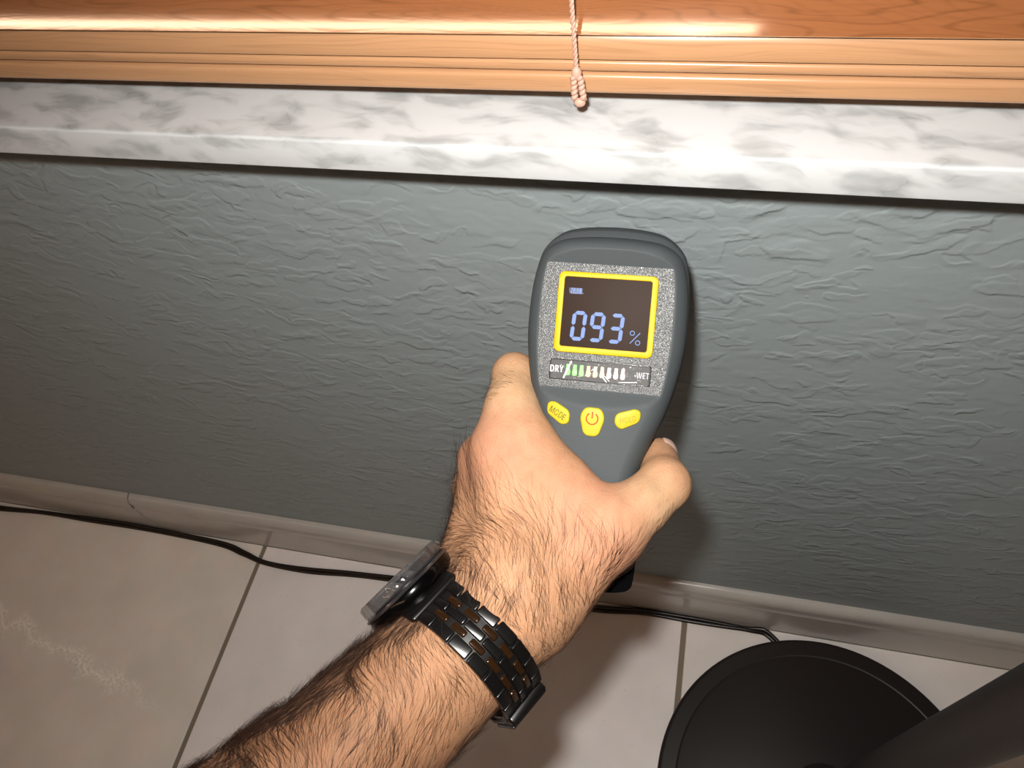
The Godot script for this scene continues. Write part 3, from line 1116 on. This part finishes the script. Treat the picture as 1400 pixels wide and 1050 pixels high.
func nets() -> MB:
	var m := MB.new()
	var nx := gn.x
	var ny := gn.y
	var nz := gn.z
	var id := PackedInt32Array()
	id.resize(nx * ny * nz)
	id.fill(-1)
	var off := PackedInt32Array([0, 1, nx, nx + 1, nx * ny, nx * ny + 1, nx * ny + nx, nx * ny + nx + 1])
	var e := PackedInt32Array([0, 1, 2, 3, 4, 5, 6, 7, 0, 2, 1, 3, 4, 6, 5, 7, 0, 4, 1, 5, 2, 6, 3, 7])
	for z in nz - 1:
		for y in ny - 1:
			var row := (z * ny + y) * nx
			for x in nx - 1:
				var q := row + x
				var f0 := field[q]
				if absf(f0) > cell * 2.2:
					continue
				var inside := 0
				for k in 8:
					if field[q + off[k]] < 0.0:
						inside += 1
				if inside == 0 or inside == 8:
					continue
				var c := Vector3.ZERO
				var n := 0
				for k in 12:
					var a := e[2 * k]
					var b := e[2 * k + 1]
					var fa := field[q + off[a]]
					var fb := field[q + off[b]]
					if (fa < 0.0) != (fb < 0.0):
						var t := fa / (fa - fb)
						var pa := Vector3(a & 1, (a >> 1) & 1, a >> 2)
						var pb := Vector3(b & 1, (b >> 1) & 1, b >> 2)
						c += pa.lerp(pb, t)
						n += 1
				id[q] = m.add(gb * (g0 + (Vector3(x, y, z) + c / n) * cell))
	for z in range(1, nz - 1):
		for y in range(1, ny - 1):
			var row := (z * ny + y) * nx
			for x in range(1, nx - 1):
				var q := row + x
				if id[q] < 0:
					continue
				var s := field[q] < 0.0
				for ax in 3:
					var step := 1 if ax == 0 else (nx if ax == 1 else nx * ny)
					if (field[q + step] < 0.0) == s:
						continue
					var u := nx if ax == 0 else (nx * ny if ax == 1 else 1)
					var w := nx * ny if ax == 0 else (1 if ax == 1 else nx)
					var a := id[q]
					var b := id[q - u]
					var c := id[q - u - w]
					var d := id[q - w]
					if b < 0 or c < 0 or d < 0:
						continue
					if s:
						m.quad(a, b, c, d)
					else:
						m.quad(a, d, c, b)
	return m

func person() -> void:
	var o := thing("person", "bare hairy left forearm and hand gripping the grey meter, black watch on the wrist", "person")
	gb = Basis(ARM_A, ARM_N.cross(ARM_A).normalized(), ARM_A.cross(ARM_N.cross(ARM_A)).normalized() * 1.0)
	gb = gb.orthonormalized()
	var inv := gb.transposed()
	# joints
	var J := {"elbow": Vector3(-0.16408, 0.55637, 0.33294), "fore_b": Vector3(-0.17444, 0.53294, 0.33719), "fore_mid": Vector3(-0.12652, 0.53447, 0.27691), "fore_mid_b": Vector3(-0.13088, 0.51759, 0.27445), "wrist": Vector3(-0.07732, 0.51695, 0.19668), "wrist_b": Vector3(-0.07814, 0.51128, 0.19444), "carpus": Vector3(-0.06200, 0.52478, 0.17507), "carpus_u": Vector3(-0.07902, 0.51245, 0.16710), "index_mcp": Vector3(-0.07788, 0.54348, 0.11612), "middle_mcp": Vector3(-0.08992, 0.52674, 0.11468), "ring_mcp": Vector3(-0.09732, 0.50003, 0.11713), "pinky_mcp": Vector3(-0.09865, 0.47602, 0.12424), "index_mid": Vector3(-0.07756, 0.54675, 0.09625), "index_pip": Vector3(-0.08101, 0.54519, 0.07589), "index_dip": Vector3(-0.06700, 0.52515, 0.06349), "index_tip": Vector3(-0.05025, 0.51787, 0.06781), "middle_pip": Vector3(-0.08984, 0.50034, 0.08034), "middle_dip": Vector3(-0.07056, 0.48880, 0.07525), "middle_tip": Vector3(-0.04807, 0.49200, 0.07632), "ring_pip": Vector3(-0.09084, 0.47361, 0.09142), "ring_dip": Vector3(-0.06907, 0.46257, 0.08829), "ring_tip": Vector3(-0.04896, 0.47169, 0.08876), "pinky_pip": Vector3(-0.09038, 0.45109, 0.10666), "pinky_dip": Vector3(-0.07182, 0.44558, 0.10389), "pinky_tip": Vector3(-0.05584, 0.45481, 0.10215), "thumb_cmc": Vector3(-0.05144, 0.51681, 0.18105), "thumb_mcp": Vector3(-0.02728, 0.53173, 0.14338), "thumb_mid": Vector3(-0.01264, 0.53442, 0.13165), "thumb_ip": Vector3(-0.00365, 0.53326, 0.11870), "thumb_tip": Vector3(-0.00800, 0.52203, 0.09845), "web": Vector3(-0.03740, 0.53375, 0.13879), "web_a": Vector3(-0.06617, 0.54672, 0.11400), "web_b": Vector3(-0.04818, 0.53849, 0.13038), "palm": Vector3(-0.04875, 0.51969, 0.14970), "heel": Vector3(-0.05861, 0.49988, 0.16497)}
	var bones := [["elbow", "fore_mid", 0.0400, 0.0318, 0.0060],
		["fore_b", "fore_mid_b", 0.0400, 0.0318, 0.0100],
		["fore_mid", "wrist", 0.0318, 0.0258, 0.0060],
		["fore_mid_b", "wrist_b", 0.0318, 0.0258, 0.0100],
		["wrist", "carpus", 0.0258, 0.0235, 0.0060],
		["wrist_b", "carpus_u", 0.0258, 0.0205, 0.0100],
		["carpus", "index_mcp", 0.0215, 0.0115, 0.0120],
		["carpus_u", "middle_mcp", 0.0185, 0.0122, 0.0120],
		["carpus_u", "ring_mcp", 0.0170, 0.0120, 0.0100],
		["carpus_u", "pinky_mcp", 0.0170, 0.0115, 0.0100],
		["index_mcp", "index_mid", 0.0115, 0.0112, 0.0040],
		["index_mid", "index_pip", 0.0112, 0.0110, 0.0030],
		["index_pip", "index_dip", 0.0098, 0.0088, 0.0030],
		["index_dip", "index_tip", 0.0088, 0.0080, 0.0030],
		["middle_mcp", "middle_pip", 0.0122, 0.0102, 0.0040],
		["middle_pip", "middle_dip", 0.0096, 0.0088, 0.0030],
		["middle_dip", "middle_tip", 0.0088, 0.0082, 0.0030],
		["ring_mcp", "ring_pip", 0.0116, 0.0098, 0.0040],
		["ring_pip", "ring_dip", 0.0093, 0.0085, 0.0030],
		["ring_dip", "ring_tip", 0.0085, 0.0078, 0.0030],
		["pinky_mcp", "pinky_pip", 0.0108, 0.0088, 0.0040],
		["pinky_pip", "pinky_dip", 0.0084, 0.0076, 0.0030],
		["pinky_dip", "pinky_tip", 0.0076, 0.0070, 0.0030],
		["thumb_cmc", "thumb_mcp", 0.0175, 0.0160, 0.0100],
		["thumb_mcp", "thumb_mid", 0.0160, 0.0120, 0.0060],
		["thumb_mid", "thumb_ip", 0.0120, 0.0122, 0.0040],
		["thumb_ip", "thumb_tip", 0.0108, 0.0090, 0.0030],
		["index_mid", "web_b", 0.0100, 0.0100, 0.0100],
		["web_a", "web_b", 0.0105, 0.0098, 0.0100],
		["web_b", "web", 0.0098, 0.0085, 0.0080],
		["web", "thumb_mcp", 0.0085, 0.0125, 0.0100],
		["carpus", "palm", 0.0230, 0.0190, 0.0140],
		["palm", "thumb_mcp", 0.0180, 0.0145, 0.0120],
		["heel", "palm", 0.0170, 0.0170, 0.0140],
		["palm", "web_b", 0.0180, 0.0105, 0.0140],
		["palm", "index_mcp", 0.0190, 0.0115, 0.0140]]
	var lo := Vector3.ONE * 1e9
	var hi := -lo
	for k in J:
		J[k] = inv * J[k]
		lo = lo.min(J[k])
		hi = hi.max(J[k])
	lo -= Vector3.ONE * 0.050
	hi += Vector3.ONE * 0.030
	g0 = lo
	gn = Vector3i(((hi - lo) / cell).ceil())
	field.resize(gn.x * gn.y * gn.z)
	field.fill(1.0)
	for b in bones:
		blend(J[b[0]], J[b[1]], b[2], b[3], b[4])
	var m := nets()
	field.resize(0)
	# skin tones: paler over the fingers, redder over the knuckles, browner up the forearm, darkened further to even out the nearer flash
	var tone := noise(101, 45.0, 3)
	var mottle := noise(102, 160.0, 3)
	var wrist: Vector3 = gb * J["wrist"]
	var reds := [[gb * J["index_mcp"], 0.020, 0.8], [gb * J["thumb_mcp"], 0.020, 0.9], [gb * J["web"], 0.013, 1.0], [gb * J["middle_mcp"], 0.015, 0.6], [gb * J["thumb_ip"], 0.010, 0.35]]
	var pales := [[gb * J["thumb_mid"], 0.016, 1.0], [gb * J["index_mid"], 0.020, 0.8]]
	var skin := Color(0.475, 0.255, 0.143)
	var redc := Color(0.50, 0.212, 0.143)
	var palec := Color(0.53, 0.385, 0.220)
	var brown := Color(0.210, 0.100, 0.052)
	for i in m.v.size():
		var p := m.v[i]
		var c := skin
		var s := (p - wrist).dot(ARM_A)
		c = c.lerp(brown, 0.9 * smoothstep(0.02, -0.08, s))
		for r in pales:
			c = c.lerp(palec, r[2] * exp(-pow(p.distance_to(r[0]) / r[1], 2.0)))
		for r in reds:
			c = c.lerp(redc, r[2] * exp(-pow(p.distance_to(r[0]) / r[1], 2.0)))
		var k := 1.0 + tone.get_noise_3dv(p) * 0.16 + mottle.get_noise_3dv(p) * 0.10
		var g := mottle.get_noise_3dv(p + Vector3(3, 1, 2)) * 0.10
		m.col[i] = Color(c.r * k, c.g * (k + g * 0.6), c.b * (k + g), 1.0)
	var sm := mat(Color.WHITE, 0.58, 0.0, 0.30)
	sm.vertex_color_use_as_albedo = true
	sm.subsurf_scatter_enabled = true
	sm.subsurf_scatter_strength = 0.06
	var pore := noise(103, 0.06, 4, FastNoiseLite.TYPE_CELLULAR)
	sm.heightmap_enabled = true
	sm.heightmap_texture = relief(512, 512, func(x, y): return pore.get_noise_2d(x, y))
	sm.heightmap_scale = 0.03
	sm.uv1_triplanar = true
	sm.uv1_scale = Vector3.ONE * 28.0
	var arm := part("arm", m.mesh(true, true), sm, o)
	hair(arm, m, wrist)
	# the thumb nail, seen from the end
	var tip: Vector3 = gb * J["thumb_tip"]
	var ip: Vector3 = gb * J["thumb_ip"]
	var along := (tip - ip).normalized()
	var outw := Vector3(0.86832, 0.49556, -0.07370)
	outw = (outw - along * outw.dot(along)).normalized()
	var side := along.cross(outw)
	var nail := MB.new()
	for k in 2:
		for j in 9:
			for i in 9:
				var a := lerpf(-1.0, 1.0, i / 8.0)
				var b := lerpf(-1.0, 1.0, j / 8.0)
				var w := 0.0064 * sqrt(1.0 - pow(absf(b), 3.0) * 0.75)
				var p := tip + along * (0.0005 + b * 0.0062) + side * a * w + outw * (0.0089 - 0.0028 * a * a - 0.0010 * b * b + (0.0006 if k else -0.0012))
				nail.add(p)
	for k in 2:
		for j in 8:
			for i in 8:
				var q := k * 81 + j * 9 + i
				if k:
					nail.quad(q, q + 1, q + 10, q + 9)
				else:
					nail.quad(q, q + 9, q + 10, q + 1)
	for i in 8:
		nail.quad(i, i + 1, 81 + i + 1, 81 + i)
		nail.quad(72 + i + 1, 72 + i, 81 + 72 + i, 81 + 72 + i + 1)
		nail.quad(9 * (i + 1), 9 * i, 81 + 9 * i, 81 + 9 * (i + 1))
		nail.quad(9 * i + 8, 9 * (i + 1) + 8, 81 + 9 * (i + 1) + 8, 81 + 9 * i + 8)
	part("thumbnail", nail.mesh(), mat(Color(0.80, 0.66, 0.60), 0.3), arm)

func hair(arm: Node, m: MB, wrist: Vector3) -> void:
	var nor := PackedVector3Array()
	nor.resize(m.v.size())
	for i in range(0, m.t.size(), 3):
		var k := (m.v[m.t[i + 1]] - m.v[m.t[i]]).cross(m.v[m.t[i + 2]] - m.v[m.t[i]])
		for j in 3:
			nor[m.t[i + j]] += k
	var swirl := noise(111, 26.0, 2)
	var thick := noise(112, 60.0, 2)
	var st := MB.new()
	var up := Vector3(-0.10590, 0.56873, -0.81568)
	var right := Vector3(0.97094, -0.11792, -0.20828)
	var hand_axis := Vector3(-0.04878, 0.37879, -0.92419)
	var tries := 0
	var n_hair := 0
	while n_hair < 19500 and tries < 260000:
		tries += 1
		var i := rng.randi_range(0, m.v.size() - 1)
		var p := m.v[i]
		var n := nor[i].normalized()
		var s := (p - wrist).dot(ARM_A)
		var d_l := n.dot(ARM_L)
		var d_n := n.dot(ARM_N)
		var keep := 0.0
		var along := Vector3.ZERO
		var len := 0.010
		var q := p - wrist
		if s < 0.010:
			# forearm: thick on the back of the arm, thinner on the inner side
			if s < -0.19:
				continue
			keep = clampf(0.55 + 0.75 * smoothstep(0.15, 0.95, d_l) - 0.35 * smoothstep(0.1, 0.8, -d_l), 0.03, 1.0)
			if d_n < -0.55:
				keep *= 0.35
			along = up * 0.9 + right * (-0.06 + swirl.get_noise_3dv(p) * 0.95)
			len = rng.randf_range(0.007, 0.0145) * (1.15 if d_l > 0.5 else 1.0)
		else:
			var h := q.dot(up)
			var r := q.dot(right)
			# back of the hand, fading towards knuckles, web and thumb
			var lim := 0.064 - r * 0.45
			keep = 0.36 * smoothstep(lim + 0.018, lim - 0.012, h) * smoothstep(-0.15, 0.40, d_n + 0.25 * d_l)
			var a := lerpf(3.15, 1.60, smoothstep(-0.030, 0.036, r)) + swirl.get_noise_3dv(p) * 0.9
			a = lerpf(a, 2.35, smoothstep(0.03, 0.0, h) * 0.7)
			along = right * cos(a) + up * sin(a)
			len = rng.randf_range(0.009, 0.0175)
		if rng.randf() > keep * (0.85 + thick.get_noise_3dv(p) * 0.5):
			continue
		along = (along - n * along.dot(n))
		if along.length() < 0.05:
			continue
		along = along.normalized()
		var sd := n.cross(along)
		strand(st, p, n, along, sd, len)
		n_hair += 1
	# tufts on the first joints of index finger and thumb
	for tf in [[Vector3(-0.08381, 0.55413, 0.08946), 0.011, 0.30, 60], [Vector3(-0.00318, 0.53648, 0.13403), 0.009, -0.9, 34]]:
		var left: int = tf[3]
		for tr in 60000:
			if left <= 0:
				break
			var i := rng.randi_range(0, m.v.size() - 1)
			if m.v[i].distance_to(tf[0]) > tf[1]:
				continue
			var n := nor[i].normalized()
			var along: Vector3 = -right + up * tf[2]
			along = (along - n * along.dot(n)).normalized()
			strand(st, m.v[i], n, along, n.cross(along), rng.randf_range(0.004, 0.0075))
			left -= 1
	var hm := mat(Color(0.175, 0.105, 0.070), 0.42, 0.0, 0.4)
	var o := part("arm_hair", st.mesh(false), hm, arm)
	o.set_meta("kind", "stuff")
	o.set_meta("label", "fine dark brown hair on forearm and back of hand")

func strand(st: MB, p: Vector3, n: Vector3, along: Vector3, sd: Vector3, len: float) -> void:
	var bend := rng.randf_range(-0.45, 0.45)
	var lift := rng.randf_range(0.10, 0.42)
	var rad := rng.randf_range(0.000040, 0.000078)
	var segs := 5
	var at := st.v.size()
	for k in segs + 1:
		var f := float(k) / segs
		var x := len * f
		var q := p - n * 0.0003 + along * x + sd * (bend * len * f * f) + n * (lift * x - x * x * 17.0 * (0.45 + lift))
		var w := rad * (1.0 - 0.8 * f)
		st.add(q + sd * w)
		st.add(q - sd * w * 0.5 + n * w * 0.87)
		st.add(q - sd * w * 0.5 - n * w * 0.87)
	for k in segs:
		for j in 3:
			var a := at + k * 3 + j
			var b := at + k * 3 + (j + 1) % 3
			st.quad(a, a + 3, b + 3, b)

# ---------------------------------------------------------------- wristwatch
func wristwatch() -> void:
	var o := thing("wristwatch", "shiny black wristwatch with checkered link bracelet on the hairy wrist", "watch")
	var e1 := (ARM_L - ARM_A * ARM_L.dot(ARM_A)).normalized()
	var e2 := e1.cross(ARM_A).normalized()
	if e2.dot(ARM_N) < 0.0:
		e2 = -e2
	var c := Vector3(-0.08065, 0.51180, 0.20022)
	o.position = c
	var ra := 0.0326
	var rb := 0.0365
	var black := mat(Color(0.070, 0.066, 0.066), 0.27, 0.35, 0.6)
	var brown_reflection := mat(Color(0.20, 0.125, 0.065), 0.14, 0.45, 0.6)  # black polished links; the brown paints in the skin they mirror
	var pos := func(f: float) -> Vector3: return e1 * ra * cos(f) + e2 * rb * sin(f)
	# arc length along the loop
	var table := PackedFloat32Array([0.0])
	var steps := 720
	for i in steps:
		table.append(table[i] + pos.call(TAU * i / steps).distance_to(pos.call(TAU * (i + 1) / steps)))
	var total := table[steps]
	var angle_at := func(s: float) -> float:
		var k := table.bsearch(s)
		return TAU * clampi(k, 0, steps) / steps
	var count := {}
	var wide := [0.0056, 0.0034, 0.0042, 0.0034, 0.0056]
	var case_half := 0.0235
	var clasp_half := 0.0175
	var rows := 7
	var meshes := []
	var span := total / 2 - case_half - clasp_half
	var pitch := span / rows
	for k in 5:
		meshes.append(rbox(Vector3(wide[k] - 0.00035, 0.0029, pitch * (0.78 if k % 2 else 1.0) - 0.00040), 0.00055).mesh())
	for side in 2:
		for r in rows:
			var x := -0.0111
			for k in 5:
				var half := 0.5 if k % 2 == 1 else 0.0
				var s := case_half + (r + 0.5 + half) * pitch
				if half > 0.0 and r == rows - 1:
					x += wide[k]
					continue
				if side == 1:
					s = total - s
				var f: float = angle_at.call(s)
				var p: Vector3 = pos.call(f)
				var nor := (e1 * cos(f) / ra + e2 * sin(f) / rb).normalized()
				var tg := ARM_A.cross(nor).normalized()
				var l := piece("link", meshes[k], brown_reflection if half > 0.0 else black, o, count)
				l.transform = Transform3D(Basis(ARM_A, nor, tg), p + ARM_A * (x + wide[k] / 2) + nor * (-0.0002 if half > 0.0 else 0.0))
				x += wide[k]
	# inner strap that carries the links
	var core := MB.new()
	var nc := 120
	for i in nc + 1:
		var f := lerpf(0.52, TAU - 0.52, float(i) / nc)
		var p: Vector3 = pos.call(f)
		var nor := (e1 * cos(f) / ra + e2 * sin(f) / rb).normalized()
		for q in [[-0.0108, -0.0014], [0.0108, -0.0014], [0.0108, 0.0004], [-0.0108, 0.0004]]:
			core.add(p + ARM_A * q[0] + nor * q[1])
	for i in nc:
		for k in 4:
			var k2 := (k + 1) % 4
			core.quad(i * 4 + k, i * 4 + k2, (i + 1) * 4 + k2, (i + 1) * 4 + k)
	part("link_pins", core.mesh(), mat(Color(0.05, 0.045, 0.045), 0.4), o)
	# curved end links that meet the case
	for side in [-1, 1]:
		var f: float = angle_at.call(case_half - 0.0045)
		f = f * side
		var p: Vector3 = pos.call(f)
		var nor := (e1 * cos(f) / ra + e2 * sin(f) / rb).normalized()
		var l := part("end_link", rbox(Vector3(0.0262, 0.0046, 0.0135), 0.0016).mesh(), black, o)
		l.transform = Transform3D(Basis(ARM_A, nor, ARM_A.cross(nor)), p + nor * 0.0008)
	# folding clasp on the inner side
	var cl := part("clasp", rbox(Vector3(0.0205, 0.0050, 0.0330), 0.0010).mesh(), black, o)
	cl.transform = Transform3D(Basis(ARM_A, -e1, ARM_A.cross(-e1)), -e1 * (ra - 0.0002))
	var cp := part("clasp_cover", rbox(Vector3(0.0212, 0.0018, 0.0240), 0.0006).mesh(), mat(Color(0.30, 0.31, 0.33), 0.3, 0.8), cl)
	cp.position = Vector3(0, 0.0032, 0.001)
	# case, bezel, dial and crystal, turned about the outward axis
	var cb := Basis(ARM_A, e1, ARM_A.cross(e1))
	var at := e1 * (ra - 0.0034)
	var cs := part("case", lathe(PackedVector2Array([Vector2(0, 0), Vector2(0.0175, 0), Vector2(0.0216, 0.0012), Vector2(0.0228, 0.0032), Vector2(0.0228, 0.0062), Vector2(0.0220, 0.0074), Vector2(0.0, 0.0074)]), 72, 0.8).mesh(), mat(Color(0.035, 0.033, 0.036), 0.14, 0.6, 0.6), o)
	cs.transform = Transform3D(cb, at)
	var groove := part("case_ring", lathe(PackedVector2Array([Vector2(0.0190, 0.0072), Vector2(0.0229, 0.0072), Vector2(0.0232, 0.0079), Vector2(0.0229, 0.0086), Vector2(0.0190, 0.0086)]), 72, 0.8).mesh(), mat(Color(0.42, 0.42, 0.44), 0.2, 0.9), o)
	groove.transform = cs.transform
	var smoke := mat(Color(0.20, 0.20, 0.21, 0.30), 0.08)
	smoke.transparency = BaseMaterial3D.TRANSPARENCY_ALPHA
	var bez := MB.new()
	var nb := 96
	var rowsb := [[0.0180, 0.0088], [0.0219, 0.0088], [0.0223, 0.0105], [0.0219, 0.0140], [0.0206, 0.0148], [0.0180, 0.0148]]
	for r in rowsb:
		for i in nb:
			var an := TAU * i / nb
			var rr: float = r[0] * (1.0 - (0.018 if i % 4 < 2 and r[0] > 0.018 else 0.0))
			bez.add(Vector3(rr * cos(an), r[1], rr * sin(an)))
	for k in rowsb.size():
		var k2 := (k + 1) % rowsb.size()
		for i in nb:
			var j := (i + 1) % nb
			bez.quad(k * nb + i, k * nb + j, k2 * nb + j, k2 * nb + i)
	var bz := part("bezel", bez.mesh(), smoke, o)
	bz.transform = cs.transform
	bz.set_meta("label", "smoky translucent notched bezel")
	var dial := part("dial", lathe(PackedVector2Array([Vector2(0, 0.0086), Vector2(0.0179, 0.0086), Vector2(0.0179, 0.0092), Vector2(0, 0.0092)]), 48).mesh(), mat(Color(0.03, 0.03, 0.035), 0.3), o)
	dial.transform = cs.transform
	var gl := mat(Color(0.95, 0.97, 1.0, 0.08), 0.03)
	gl.transparency = BaseMaterial3D.TRANSPARENCY_ALPHA
	var cy := part("crystal", lathe(PackedVector2Array([Vector2(0, 0.0128), Vector2(0.0179, 0.0132), Vector2(0.0179, 0.0145), Vector2(0, 0.0150)]), 48).mesh(), gl, o)
	cy.transform = cs.transform
	var hands := MB.new()
	hands.join(rbox(Vector3(0.0012, 0.0004, 0.011), 0.0001, Vector3(0, 0.0098, 0.0045)))
	hands.join(rbox(Vector3(0.008, 0.0004, 0.0013), 0.0001, Vector3(0.0035, 0.0102, 0)))
	var hd := part("watch_hands", hands.mesh(false), mat(Color(0.7, 0.7, 0.72), 0.2, 0.9), o)
	hd.transform = cs.transform
	var crown := part("crown", lathe(PackedVector2Array([Vector2(0, 0), Vector2(0.003, 0), Vector2(0.0033, 0.001), Vector2(0.0033, 0.003), Vector2(0.0028, 0.0036), Vector2(0, 0.0036)]), 24).mesh(), black, o)
	crown.transform = Transform3D(cb * Basis(Vector3(0, 0, 1), -PI / 2), at + cb * Vector3(0.0224, 0.0045, 0))
